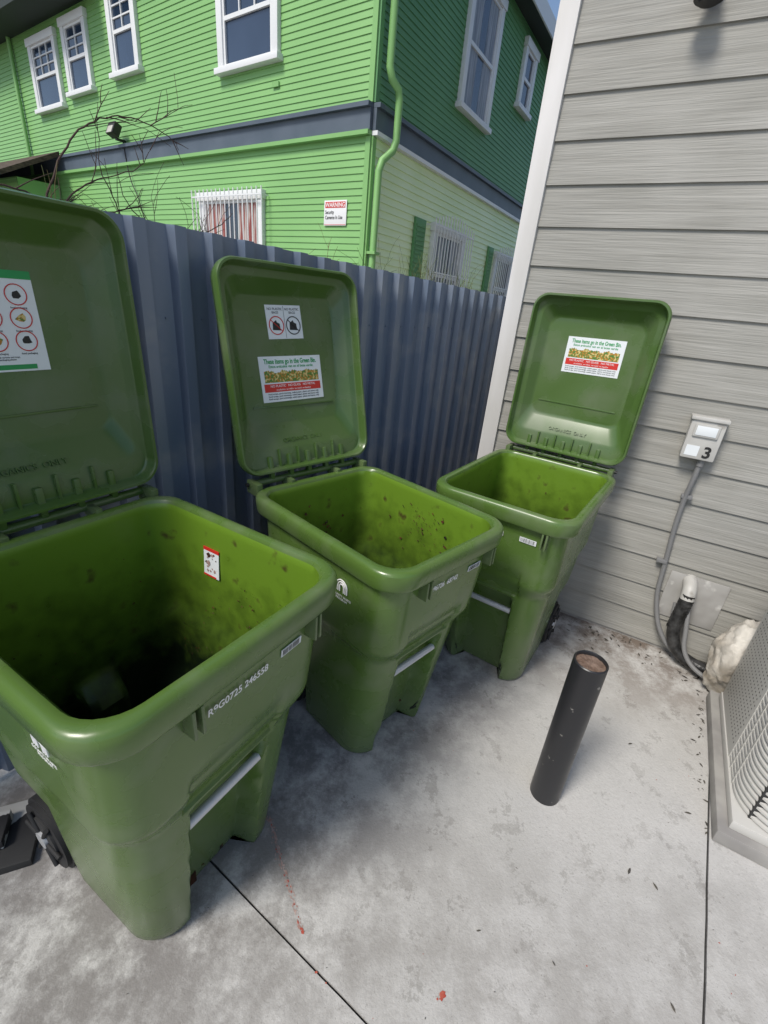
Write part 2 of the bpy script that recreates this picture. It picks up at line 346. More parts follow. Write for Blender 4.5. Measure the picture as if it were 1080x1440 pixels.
    n=len(L[0]); verts=[v for l in L for v in l]; faces=[]
    for i in range(len(L)-1):
        for j in range(n):
            k=(j+1)%n; faces.append((i*n+j,i*n+k,(i+1)*n+k,(i+1)*n+j))
    faces.append(tuple((len(L)-1)*n+j for j in range(n)))
    o=mesh_obj("lid_shell",verts,faces,M['lid'],lid,smooth=40)
    md=o.modifiers.new("s",'SOLIDIFY'); md.thickness=.004; md.offset=-1
    box("ridge",(-LW+.12,v0+.245,-.0475),(LW-.12,v0+.252,-.0440),M['lid'],lid,.0015)
    for xx in (-.18,-.09,.0,.09,.18):
        box("knuckle",(xx*sx-.010,-.012,-.012),(xx*sx+.010,v0+.06,.012),M['lid'],lid,.005)
    for xx in (-.135,-.045,.045,.135):
        box("slot_rib",(xx*sx-.004,v0+.01,-.004),(xx*sx+.004,v0+.085,.010),M['lid'],lid,.002)
    text("embossed_text","ORGANICS  ONLY",.024,(0,v0+.105,-.0125),(RAD(-23),0,0),M['lid'],lid,'CENTER').data.extrude=.003
    pz=-.0465
    for sname,(cx,cy,w,h,rz) in stickers:
        s=bpy.data.objects.new("sticker_"+sname,None); s.location=(cx,cy,pz); s.rotation_euler=(0,0,RAD(rz)); link(s,lid)
        box("paper",(-w/2,-h/2,-.0005),(w/2,h/2,.0008),M['label'],s)
        if sname=="items":
            text("heading","These items go in the Green Bin.",h*.15,(0,h*.34,.0012),(0,0,0),M['gprint'],s,'CENTER',sx=min(1.2,w*.9/(h*.15*14.2)),bold=.0006)
            text("sub","Estos articulos van en el bote verde",h*.085,(0,h*.25,.0012),(0,0,0),M['gprint'],s,'CENTER',bold=.0002)
            vs=[];N_=60
            for k in range(N_+1):
                x=lerp(-w*.44,w*.44,k/N_); top=.22+.03*math.sin(k*.37)*math.sin(k*.11)+.04*R.random()
                vs+=[(x,-h*.07,.0013),(x,-h*.07+h*top,.0013)]
            mesh_obj("produce_strip",vs,[(2*k,2*k+2,2*k+3,2*k+1) for k in range(N_)],M['food'],s)
            box("red_band",(-w*.46,-h*.28,.0008),(w*.46,-h*.10,.0014),M['red'],s)
            text("band_text","NO PLASTIC   NO GLASS   NO METAL",h*.075,(0,-h*.175,.0017),(0,0,0),M['white'],s,'CENTER')
            text("band_text_2","no plastico  no vidrio  no metal  no liquidos",h*.055,(0,-h*.25,.0017),(0,0,0),M['white'],s,'CENTER')
            text("fine",("food scraps, yard trimmings, soiled paper, plants and leaves only\n"*3).strip(),h*.055,(0,-h*.34,.0012),(0,0,0),M['black'],s,'CENTER')
        elif sname=="no":
            for q,sg_ in enumerate((-1,1)):
                cxx=sg_*w*.24; rr_=w*.20
                pts=[(cxx+rr_*math.cos(a*math.pi/16),-h*.10+rr_*math.sin(a*math.pi/16),.0014) for a in range(33)]
                tube("ring",pts,.0019,M['red'] if q==0 else M['black'],s)
                a=RAD(40); tube("slash",[(cxx-rr_*math.cos(a),-h*.10+rr_*math.sin(a),.0016),(cxx+rr_*math.cos(a),-h*.10-rr_*math.sin(a),.0016)],.0016,M['red'] if q==0 else M['black'],s)
                mesh_obj("bag",[(cxx-rr_*.6,-h*.10-rr_*.5,.0012),(cxx+rr_*.5,-h*.10-rr_*.55,.0012),(cxx+rr_*.45,-h*.10+rr_*.2,.0012),(cxx+rr_*.1,-h*.10+rr_*.35,.0012),(cxx,-h*.10+rr_*.6,.0012),(cxx-rr_*.5,-h*.10+rr_*.3,.0012)],[(0,1,2,3,4,5)],M['black'],s)
                text("cap","NO PLASTIC\nBAGS",h*.10,(cxx,h*.35,.0012),(0,0,0),M['black'],s,'CENTER')
            box("divider",(-.0006,-h*.48,.0008),(.0006,h*.48,.0013),M['black'],s)
        elif sname=="guide":
            box("green_head",(-w*.5,h*.42,.0008),(w*.5,h*.5,.0014),M['gprint'],s)
            for q in range(3):
                yy=h*(.27-.23*q)
                for cxx in (w*.30,-w*.02):
                    pts=[(cxx+w*.115*math.cos(a*math.pi/12),yy+w*.115*math.sin(a*math.pi/12),.0014) for a in range(25)]
                    tube("ring",pts,.0013,M['red'],s)
                    shp=[(cxx+w*.07*R.uniform(.5,1.1)*math.cos(j*math.pi/4+.3),yy+w*.06*R.uniform(.5,1.1)*math.sin(j*math.pi/4+.3),.0012) for j in range(8)]
                    mesh_obj("pict",shp,[tuple(range(8))],M['black'] if (q+(cxx>0))%2 else M['food'],s)
                    text("t","food packaging",h*.026,(cxx,yy-w*.155,.0012),(0,0,0),M['black'],s,'CENTER')
                box("pict_photo",(-w*.46,yy-w*.10,.0008),(-w*.20,yy+w*.10,.0013),M['food'],s)
            text("t","mixed material cartons and trays\nno food packaging please",h*.024,(0,-h*.36,.0012),(0,0,0),M['black'],s,'CENTER')
            box("green_leaf_mark",(-w*.3,-h*.48,.0008),(w*.35,-h*.43,.0013),M['gprint'],s)
    # ---- serial number & barcode on the front
    tilt=math.atan2(-(dims(.93)[1]-dims(.70)[1]),(.23*H))
    zt=.865; yt=dims(zt)[1]-.0035
    text("serial_number",serial,.030,(-.105,yt-.001,zt*H-.012),(RAD(90)+tilt,0,0),M['white'],root,'LEFT',sx=.80,bold=.0003)
    bc=bpy.data.objects.new("barcode",None); bc.location=(0,yt,zt*H); bc.rotation_euler=(tilt,0,0); link(bc,root)
    box("barcode_label",(.112,-.001,-.011),(.182,.001,.011),M['label'],bc)
    for k in range(14): box("bar",(.116+k*.0044,-.0017,-.008),(.116+k*.0044+R.choice((.0012,.0024)),-.0012,.009),M['black'],bc)
    if logo:
        lx=-dims(.84)[0]-.0040
        lg=bpy.data.objects.new("side_print",None); lg.location=(lx,-.13,.838*H); link(lg,root)
        lt=math.atan2(dims(.93)[0]-dims(.70)[0],.23*H)
        lg.rotation_euler=(RAD(90)+lt,0,RAD(-90))
        for q,rr_ in enumerate((.010,.018,.026)):
            pts=[(rr_*math.cos(RAD(a)),rr_*math.sin(RAD(a)),0) for a in range(-10,191,10)]
            pts=[(pts[0][0],-.02,0)]+pts+[(pts[-1][0],-.02,0)]
            tube("arc",pts,.0022,M['white'],lg)
        text("print","COUNTY WASTE\nPROGRAM",.012,(0,-.042,0),(0,0,0),M['white'],lg,'CENTER')
    if inside_label:
        hx_,yf_,yb_=dims(.87); il=bpy.data.objects.new("inside_label",None); il.location=(hx_-.013,.12,.85*H); il.rotation_euler=(RAD(87),0,RAD(-90)); link(il,root)
        box("paper",(-.034,-.050,-.001),(.034,.050,.001),M['label'],il); box("red_edge",(-.035,.040,-.0012),(.035,.051,.0016),M['red'],il); box("red_edge",(-.035,-.051,-.0012),(.022,-.045,.0016),M['red'],il)
        for q in range(16):
            cx,cy=.022*R.uniform(-1,1),.032*R.uniform(-1,1); s_=R.uniform(.003,.012)
            pg=[(cx+s_*R.uniform(.4,1)*math.cos(j*math.pi/4),cy+s_*R.uniform(.4,1)*math.sin(j*math.pi/4),.0013+.0001*q) for j in range(8)]
            mesh_obj("smudge",pg,[tuple(range(8))],M['dirt'] if q%4==0 else M['stain2'],il)
    # ---- residue
    vs=[];fs=[]
    def flake(p,nrm,s):
        t=nrm.orthogonal().normalized(); u=nrm.cross(t); b=len(vs); k=R.randint(6,9); a0=R.uniform(0,6); ea=R.choice((.4,.7,1))
        for i in range(k):
            a=a0+2*math.pi*i/k; r=s*R.uniform(.3,1.2); q=p+t*math.cos(a)*r+u*math.sin(a)*r*ea+nrm*R.uniform(.0005,.003); vs.append(tuple(q))
        fs.append(tuple(range(b,b+k)))
    cl=[(R.uniform(-.25,.25),R.uniform(.5,.88)) for _ in range(9)]
    nfl=460 if heap else 260
    for k in range(nfl):
        cy,cz=R.choice(cl); z=min(.92,max(.35,R.gauss(cz,.06))); hx_,yf_,yb_=dims(z)
        y=min(yb_-.1,max(yf_+.12,R.gauss(cy,.05))); sz_=R.choice((.001,.0015,.0015,.002,.003,.005,.009 if heap else .004))
        w=R.random()
        if w<.6: flake(Vector((hx_-.012,y,z*H)),Vector((-1,0,0)),sz_)
        elif w<.8: flake(Vector((R.uniform(-.2,.2),yb_-.012,z*H)),Vector((0,-1,0)),sz_)
        else: flake(Vector((R.uniform(-.22,.22),yf_+.019,max(z,.72)*H)),Vector((0,1,0)),sz_)
    for k in range(260):
        x=R.uniform(-.17,.17);y=R.uniform(-.15,.25)
        flake(Vector((x,y,.04+R.random()*.05+heap*max(0,1-(x*x+y*y)/.05))),Vector((R.uniform(-.6,.6),R.uniform(-.6,.6),1)).normalized(),R.uniform(.008,.03))
    mesh_obj("food_residue",vs,fs,M['dirt'],root)
    return root
make_bin(.345,.395,1.05,(-.570,.930),61,3.5,.79,[("guide",(.02,.51,.21,.24,0))],"R9G0725 246558",3,inside_label=True)
make_bin(.315,.395,1.0,(-.015,1.57),47.5,12,.79,[("no",(-.01,.600,.165,.125,2)),("items",(.0,.385,.30,.175,1))],"D96726  68742",5,heap=.12)
make_bin(.315,.42,1.0,(.672,2.075),-33,3,.80,[("items",(.02,.53,.28,.175,1))],"D96726  68751",9,logo=False)
# ------------------------------------------------------------------ fence
fence=empty("corrugated_metal_fence",(-.74,1.82,0),53)
def ftop(t): return 1.872-.023*(t+.56)
per=.135
t=-3.0
prof=[(0,0),(.058,0),(.072,-.030),(.112,-.030),(.126,0)]
pts=[]
while t<4.2:
    for (a,b) in prof: pts.append((t+a,b))
    t+=per
vs=[]
for (a,b) in pts: vs+= [(a,b,.03),(a,b,ftop(a))]
fs=[(2*i,2*i+2,2*i+3,2*i+1) for i in range(len(pts)-1)]
o=mesh_obj("panels",vs,fs,M['fence'],fence); md=o.modifiers.new("s",'SOLIDIFY'); md.thickness=.0015
box("rail",(-3,.02,1.55),(4.2,.06,1.60),M['fence'],fence)
box("rail",(-3,.02,.30),(4.2,.06,.35),M['fence'],fence)
for k in range(50):
    tt=-3+per*k+.029
    for zz in (1.575,.325): cyl("screw",(tt,-.001,zz),(tt,-.006,zz),.004,M['fence'],fence,8)
# ------------------------------------------------------------------ lap siding
def lap(name,x0,x1,z0,z1,ex,dep,mat_,parent,jitter=0):
    vs=[];fs=[];z=z0
    while z<z1-1e-4:
        zt=min(z+ex,z1); b=len(vs)
        vs+=[(x0,0,z),(x1,0,z),(x1,-dep,z+.0005),(x0,-dep,z+.0005),(x1,-.001,zt+.004),(x0,-.001,zt+.004)]
        fs+=[(b,b+1,b+2,b+3)[::-1],(b+3,b+2,b+4,b+5)]
        z=zt
    b=len(vs); vs+=[(x0,.003,z0),(x1,.003,z0),(x1,.003,z1),(x0,.003,z1)]; fs.append((b,b+1,b+2,b+3))
    return mesh_obj(name,vs,fs,mat_,parent)
gh=empty("grey_house",(1.21,2.46,0),-28)
lap("siding",-.655,7.0,.02,5.42,.174,.012,M['siding'],gh)
box("corner_trim",(-.742,-.026,0.0),(-.652,.02,5.4),M['trim'],gh,.003)
box("corner_trim_return",(-.748,.0205,0.0),(-.722,.10,5.4),M['trim'],gh,.003)
box("foundation",(-.62,-.004,-.01),(7,.012,.035),M['pad'],gh)
box("house_core",(-.72,.012,0),(7.0,6,5.39),M['trim'],gh)
mesh_obj("roof",[(-1.2,-.5,5.40),(7.5,-.5,5.40),(7.5,6.5,5.40),(-1.2,6.5,5.40),(3.2,3.0,7.2),(-1.2,-.5,5.6),(7.5,-.5,5.6),(7.5,6.5,5.6),(-1.2,6.5,5.6)],[(3,2,1,0),(0,1,6,5),(1,2,7,6),(2,3,8,7),(3,0,5,8),(5,6,4),(6,7,4),(7,8,4),(8,5,4)],M['roof'],gh)
lamp=empty("wall_lamp"); lamp.location=(1.21+.883*-.15,2.46-.469*-.15,2.90); lamp.rotation_euler=(0,0,RAD(-28))
cyl("backplate",(0,-.012,.03),(0,-.03,.03),.05,M['dark'],lamp,24)
cyl("arm",(0,-.03,.03),(0,-.09,.03),.012,M['dark'],lamp,12)
cyl("shade",(0,-.09,-.055),(0,-.09,.05),.055,M['dark'],lamp,28,r2=.03,bevel=.004)
cyl("lens",(0,-.09,-.065),(0,-.09,-.054),.035,M['dark'],lamp,24)
mb=empty("electrical_meter_box",(1.21,2.46,0),-28)
box("case",(.285,-.085,1.135),(.43,-.0122,1.33),M['greybox'],mb,.008)
box("cover_lip",(.279,-.094,1.322),(.436,-.0125,1.338),M['greybox'],mb,.004)
box("window_frame",(.305,-.094,1.245),(.41,-.084,1.305),M['greybox'],mb,.004)
box("window",(.315,-.0965,1.253),(.40,-.0935,1.297),M['label'],mb,.002)
box("warning_label",(.30,-.0862,1.15),(.355,-.0848,1.20),M['label'],mb)
text("unit_number","3",.075,(.372,-.0865,1.150),(RAD(90),0,0),M['black'],mb,'LEFT',bold=.002)
cyl("knockout_fitting",(.385,-.05,1.10),(.385,-.05,1.135),.017,M['conduit'],mb,20)
co=empty("flexible_conduit",(1.21,2.46,0),-28)
tube("conduit_run",[(.385,-.05,1.12),(.383,-.05,1.02),(.378,-.035,.92),(.385,-.03,.75),(.40,-.03,.60),(.41,-.03,.48),(.42,-.035,.36),(.45,-.05,.25),(.49,-.07,.16),(.56,-.09,.08),(.66,-.11,.035),(.80,-.12,.03),(.95,-.13,.05),(1.12,-.16,.14)],.0125,M['conduit'],co,smooth=True)
tube("cable",[(.52,-.03,.33),(.53,-.06,.22),(.55,-.09,.12),(.60,-.12,.07),(.72,-.15,.05),(.9,-.17,.08),(1.1,-.2,.16)],.009,M['conduit'],co,smooth=True)
for zz in (.93,.55): box("strap",(.36,-.046,zz-.01),(.41,-.0125,zz+.01),M['conduit'],co,.003)
pv=empty("refrigerant_pipe",(1.21,2.46,0),-28)
box("wall_plate",(.45,-.018,.225),(.725,-.0122,.505),M['plate'],pv,.002)
tube("pvc_sleeve",[(.545,.0,.475),(.55,-.05,.468),(.552,-.085,.44),(.553,-.092,.40)],.035,M['greybox'],pv,smooth=True)
pp=[(.553,-.09,.43),(.55,-.095,.34),(.545,-.10,.26),(.555,-.11,.17),(.60,-.12,.09),(.68,-.13,.055),(.80,-.15,.055),(.95,-.18,.10),(1.1,-.2,.15)]
tube("wrapped_line",pp,.033,M['tape'],pv,smooth=True)
for k in range(9):
    zz=.40-.022*k; xx=.553-.0009*k
    cyl("wrap_ridge",(xx,-.092-.0009*k,zz),(xx,-.092-.0009*k,zz-.008),.0355,M['tape'],pv,24)
tube("drain_line",[(.575,-.08,.36),(.60,-.12,.24),(.62,-.15,.12),(.70,-.19,.05),(.85,-.22,.04),(1.0,-.25,.08)],.012,M['conduit'],pv,smooth=True)
bm=bmesh.new(); bmesh.ops.create_icosphere(bm,subdivisions=5,radius=1)
for v in bm.verts:
    p=v.co.copy(); d=noise.fractal(p*1.7+Vector((3,1,2)),1,2,4)*.16+abs(noise.noise(p*4))*.12-abs(noise.noise(p*7))*.06
    v.co=Vector((p.x*.18,p.y*.12,max(p.z,-.75)*.23))*(1+d)
me=bpy.data.meshes.new("white_sack"); bm.to_mesh(me); bm.free(); me.materials.append(M['sack']); me.shade_smooth()
so=bpy.data.objects.new("white_sack",me); so.location=(1.21+.883*.87-.469*.17,2.46-.469*.87-.883*.17,.21); so.rotation_euler=(0,0,.3); link(so)
# ------------------------------------------------------------------ AC unit
ac=empty("air_conditioner_unit",(1.325,1.105,0),-29.5)
box("pad",(0,0,0),(.95,.84,.06),M['pad'],ac,.008)
box("base_pan",(.035,.035,.06),(.86,.80,.10),M['ac'],ac,.006)
box("core",(.085,.085,.10),(.82,.76,.82),M['acdark'],ac)
box("top_cap",(.03,.03,.82),(.86,.80,.88),M['ac'],ac,.02)
box("corner_panel",(.040,.36,.10),(.086,.79,.82),M['ac'],ac,.004)
dots=[];df=[]
for i in range(16):
    for j in range(24):
        y=.385+i*.024+(j%2)*.012; z=.16+j*.026
        b=len(dots)
        for (a,c) in ((-.004,-.0035),(.004,-.0035),(.004,.0035),(-.004,.0035)): dots.append((.0392,y+a,z+c))
        df.append((b+3,b+2,b+1,b))
mesh_obj("panel_perforation",dots,df,M['dark'],ac)
for k in range(27):
    z=.11+k*.026
    pts=[(.055,.36),(.055,.25)]+[(.055+.14*(1-math.cos(a)),.055+.14*(1-math.sin(a))) for a in [math.pi*i/20 for i in range(0,11)]]+[(.45,.055),(.84,.055)]
    vs=[];fs=[]
    for i,(x,y) in enumerate(pts):
        if i<2: nx,ny=1,0
        elif i>=len(pts)-2: nx,ny=0,1
        else: a=math.pi*(i-2)/20; nx,ny=math.cos(a),math.sin(a)
        for (o_,dz) in ((-.012,-.004),(-.012,.006),(.018,.019),(.018,.011)): vs.append((x+nx*o_,y+ny*o_,z+dz))
    for i in range(len(pts)-1):
        for q in range(4): fs.append((4*i+q,4*i+(q+1)%4,4*i+4+(q+1)%4,4*i+4+q))
    mesh_obj("louvre",vs,fs,M['ac'],ac,smooth=35)
for (x,y) in ((.045,.30),(.045,.22),(.3,.045),(.45,.045)):
    box("louvre_stay",(x-.004,y-.004,.10),(x+.004,y+.004,.82),M['ac'],ac)
# ------------------------------------------------------------------ bollard
bo=empty("pipe_bollard",(.74,1.23,0))
n=48; rO=.056;rI=.049;Hb=.67
vs=[];L=[(rO,0),(rO,Hb-.003),(rO-.003,Hb),(rI+.002,Hb),(rI,Hb-.003),(rI,Hb-.02)]
for (r_,z) in L:
    for k in range(n): a=2*math.pi*k/n; vs.append((r_*math.cos(a),r_*math.sin(a),z))
fs=[(i*n+k,i*n+(k+1)%n,(i+1)*n+(k+1)%n,(i+1)*n+k) for i in range(len(L)-1) for k in range(n)]
mesh_obj("pipe",vs,fs,M['bollard'],bo,smooth=40)
vs=[(0,0,Hb-.012)]
for r_ in (.02,.035,.0495):
    for k in range(n): a=2*math.pi*k/n; vs.append((r_*math.cos(a),r_*math.sin(a),Hb-.014+rnd.uniform(-.002,.002)))
fs=[(0,1+k,1+(k+1)%n) for k in range(n)]+[(1+i*n+k,1+(i+1)*n+k,1+(i+1)*n+(k+1)%n,1+i*n+(k+1)%n) for i in range(2) for k in range(n)]
mesh_obj("concrete_fill",vs,fs,M['fill'],bo)
bd=empty("paint_splattered_board",(-1.17,.86,0),25)
box("plank",(-.16,-.12,.0),(.15,.10,.03),M['black_splat'],bd,.004)
box("block",(-.10,-.06,.031),(.07,.05,.07),M['black_splat'],bd,.006)
# ------------------------------------------------------------------ green house
C0=(-.56,6.5,0)
hs=empty("green_house",C0,0)
fl=bpy.data.objects.new("front_facade",None); fl.rotation_euler=(0,0,RAD(-34)); link(fl,hs)
fr=bpy.data.objects.new("side_facade",None); fr.rotation_euler=(0,0,RAD(60)); link(fr,hs)
lap("siding_lower",-14,-.06,0,3.38,.072,.012,M['hgreen'],fl)
lap("siding_upper",-14,-.06,3.66,6.0,.066,.011,M['hgreen'],fl)
lap("siding_lower",.06,9,0,3.38,.082,.018,M['hgreen_sunlit'],fr)
lap("siding_upper",.06,9,3.66,6.0,.066,.011,M['hgreen_shade'],fr)
def trimrun(par,x0,x1,side):
    box("band",(x0,-.045,3.42),(x1,.0,3.62),M['band'],par)
    box("band_cap",(x0,-.09,3.622),(x1,.0,3.665),M['band'],par)
    box("band_foot",(x0,-.075,3.375),(x1,.0,3.417),M['hgreen'] if side==0 else M['wwhite'],par)
trimrun(fl,-14,-.002,0); trimrun(fr,.002,9,1)
box("corner_board",(-.07,-.022,0),(-.001,.0,3.37),M['hgreen'],fl); box("corner_board",(-.07,-.022,3.67),(-.001,.0,6.0),M['hgreen'],fl)
box("corner_board",(.001,-.022,0),(.07,.0,3.37),M['hgreen'],fr); box("corner_board",(.001,-.022,3.67),(.07,.0,6.0),M['hgreen_shade'],fr)
def window(par,x0,x1,z0,z1,grid=(3,2),split=True,cur=None,frame=.11,name="window"):
    w=bpy.data.objects.new(name,None); link(w,par)
    f=frame; yo=-.065
    box("jamb",(x0,yo,z0+.06),(x0+f,-.001,z1-f),M['wwhite'],w,.006); box("jamb",(x1-f,yo,z0+.06),(x1,-.001,z1-f),M['wwhite'],w,.006)
    box("head",(x0-.02,yo-.015,z1-f),(x1+.02,-.001,z1),M['wwhite'],w,.006); box("sill",(x0-.04,yo-.04,z0-.005),(x1+.04,-.001,z0+.06),M['wwhite'],w,.006)
    a,b,c,d=x0+f,x1-f,z0+.06,z1-f
    box("glass",(a,-.021,c),(b,-.0145,d),M['glass'],w)
    if cur: 
        box("curtain",(a+.03,-.0235,c),(a+(b-a)*.38,-.0215,d-.02),cur,w); box("curtain",(b-(b-a)*.38,-.0235,c),(b-.03,-.0215,d-.02),cur,w)
    s=.035; mid=(c+d)/2
    box("sash",(a,-.045,c),(a+s,-.0145,d),M['wwhite'],w); box("sash",(b-s,-.045,c),(b,-.0145,d),M['wwhite'],w)
    box("sash",(a+s,-.045,c),(b-s,-.0145,c+s),M['wwhite'],w); box("sash",(a+s,-.045,d-s),(b-s,-.0145,d),M['wwhite'],w)
    lo=c+s
    if split: box("meeting_rail",(a+s,-.048,mid-.022),(b-s,-.0145,mid+.022),M['wwhite'],w); lo=mid+.022
    if grid:
        for i in range(1,grid[0]): xx=lerp(a+s,b-s,i/grid[0]); box("muntin",(xx-.009,-.04,lo),(xx+.009,-.0145,d-s),M['wwhite'],w)
        for j in range(1,grid[1]): zz=lerp(lo,d-s,j/grid[1]); box("muntin",(a+s,-.037,zz-.009),(b-s,-.0143,zz+.009),M['wwhite'],w)
    return w
window(fl,-8.25,-7.15,4.36,5.45,grid=(3,3))
window(fl,-6.88,-6.02,4.46,5.5,grid=(2,3))
window(fl,-5.33,-4.53,4.52,5.65,grid=(2,3))
window(fl,-2.63,-1.48,4.22,5.35,grid=(3,2))
window(fl,-3.25,-1.80,1.55,2.92,grid=None,cur=M['curtain_r'])
def bars(par,x0,x1,z0,z1,n,proj,arch=0):
    s=bpy.data.objects.new("security_bars",None); link(s,par)
    for i in range(n):
        x=lerp(x0,x1,i/(n-1)); zt=z1+arch*math.sin(math.pi*i/(n-1))
        cyl("bar",(x,-proj,z0),(x,-proj,zt+.04),.009,M['wwhite'],s,8)
    for z in (z0+.05,(z0+z1)/2,z1-.05): box("rail",(x0,-proj-.008,z-.008),(x1,-proj+.008,z+.008),M['wwhite'],s)
    for x in (x0,x1):
        for z in (z0+.05,z1-.05): box("standoff",(x-.008,-proj,z-.007),(x+.008,-.02,z+.007),M['wwhite'],s)
bars(fl,-3.3,-1.72,1.6,2.9,17,.14)
window(fr,1.98,3.08,4.22,5.75,grid=None,cur=M['curtain'])
window(fr,4.15,4.78,4.88,5.78,grid=None)
window(fr,1.65,2.80,1.5,2.80,grid=None,cur=M['curtain'])
bars(fr,1.5,2.9,1.5,2.80,15,.16,.10)
window(fr,4.35,5.4,1.5,2.75,grid=None); bars(fr,4.25,5.5,1.5,2.75,13,.16,.08)
for (a,b) in ((1.12,1.42),(3.95,4.2),(5.6,5.9)):  # added dark green panels standing in for shadows on the side wall
    box("wall_shadow_panel",(a,-.05,1.9),(b,-.015,2.78),M['hgreen_shade'],fr,.004)
    for k in range(14): box("wall_shadow_slat",(a+.03,-.06,1.95+k*.056),(b-.03,-.05,1.98+k*.056),M['hgreen_shade'],fr)
tube("downspout",[(.12,-.10,6.1),(.12,-.10,4.0),(.15,-.12,3.90),(.25,-.15,3.84),(.27,-.16,3.75),(.27,-.16,3.38),(.24,-.14,3.28),(.10,-.10,3.16),(.07,-.08,3.05),(.06,-.08,0)],.042,M['hgreen'],fr)
for z in (4.6,2.2): box("downspout_strap",(.0 if z<3 else .06,-.15,z),(.12 if z<3 else .18,-.02,z+.03),M['hgreen'],fr)
tube("downspout",[(-9.0,-.06,5.6),(-9.0,-.06,3.4)],.035,M['hgreen'],fl)
box("wall_vent",(-1.62,-.03,3.98),(-1.5,-.012,4.03),M['hgreen'],fl)
box("eave",(-5.2,-.42,5.95),(.3,.5,6.05),M['soffit'],fl); box("fascia",(-5.2,-.45,5.94),(.33,-.425,6.12),M['wwhite'],fl)
box("eave_left",(-14,-.55,5.60),(-5.6,.5,5.72),M['soffit'],fl)
box("eave",(.1,-.27,5.93),(9,.5,6.03),M['soffit'],fr); box("fascia",(-.2,-.30,5.90),(9,-.275,6.12),M['wwhite'],fr)
def toL(x,y): a=RAD(-34); return (x*math.cos(a)-y*math.sin(a),x*math.sin(a)+y*math.cos(a))
def toR(x,y): a=RAD(60); return (x*math.cos(a)-y*math.sin(a),x*math.sin(a)+y*math.cos(a))
c0=(0,.03);cl=toL(-14,.02);crr=toR(9,.02);cb=(cl[0]+crr[0],cl[1]+crr[1])
P=[c0,crr,cb,cl]
mesh_obj("house_core",[(p[0],p[1],0) for p in P]+[(p[0],p[1],6.0) for p in P],[(0,1,5,4),(1,2,6,5),(2,3,7,6),(3,0,4,7),(4,5,6,7)],M['hgreen'],hs)
mid=((P[0][0]+P[2][0])/2,(P[0][1]+P[2][1])/2)
mesh_obj("roof",[(p[0],p[1],6.06) for p in [toL(.3,-.45),toR(9.4,-.3),(cb[0],cb[1]+.5),toL(-14.4,-.45)]]+[(mid[0],mid[1],8.2)],[(0,1,4),(1,2,4),(2,3,4),(3,0,4),(3,2,1,0)],M['roof'],hs)
lap("bay_siding",-14,-7.95,0,3.2,.072,.012,M['hgreen'],fl).location=(0,-.75,0)
box("bay_side",(-7.97,-.75,0),(-7.95,-.02,3.2),M['hgreen'],fl)
mesh_obj("bay_roof",[(-14,-1.15,3.20),(-7.55,-1.15,3.20),(-7.55,-.1,3.72),(-14,-.1,3.72),(-14,-1.15,3.12),(-7.55,-1.15,3.12),(-7.55,-.1,3.64),(-14,-.1,3.64)],[(0,1,2,3),(4,5,1,0),(5,6,2,1),(7,6,5,4)],M['roof'],fl)
box("bay_gutter",(-14,-1.22,3.12),(-7.52,-1.155,3.19),M['band'],fl)
box("light_bracket",(-5.30,-.16,3.70),(-5.24,-.02,3.73),M['dark'],fl)
box("flood_light",(-5.38,-.24,3.74),(-5.16,-.12,3.92),M['dark'],fl,.01,rot=(RAD(-25),0,0))
box("flood_lens",(-5.35,-.252,3.77),(-5.19,-.24,3.88),M['glasslamp'],fl,.004,rot=(RAD(-25),0,0))
tube("wire",[(-5.27,-.05,3.7),(-5.2,-.06,3.2),(-4.95,-.05,2.9),(-4.9,-.03,2.6)],.008,M['dark'],fl,smooth=True)
sign=empty("warning_sign",(0,0,0)); 
px,py=toL(-.485,0); sign.location=(C0[0]+px,C0[1]+py,2.63); sign.rotation_euler=(0,0,RAD(-34))
box("plate",(-.185,-.026,-.135),(.185,-.018,.135),M['white'],sign,.002)
box("red_header",(-.165,-.0285,.055),(.165,-.0258,.118),M['red'],sign)
text("header","WARNING",.066,(0,-.0292,.064),(RAD(90),0,0),M['white'],sign,'CENTER',bold=.001)
text("line","Security\nCameras In Use",.056,(-.165,-.0272,-.01),(RAD(90),0,0),M['black'],sign,'LEFT',sx=.80,bold=.001)
box("border",(-.178,-.0272,-.128),(.178,-.0262,-.123),M['red'],sign)
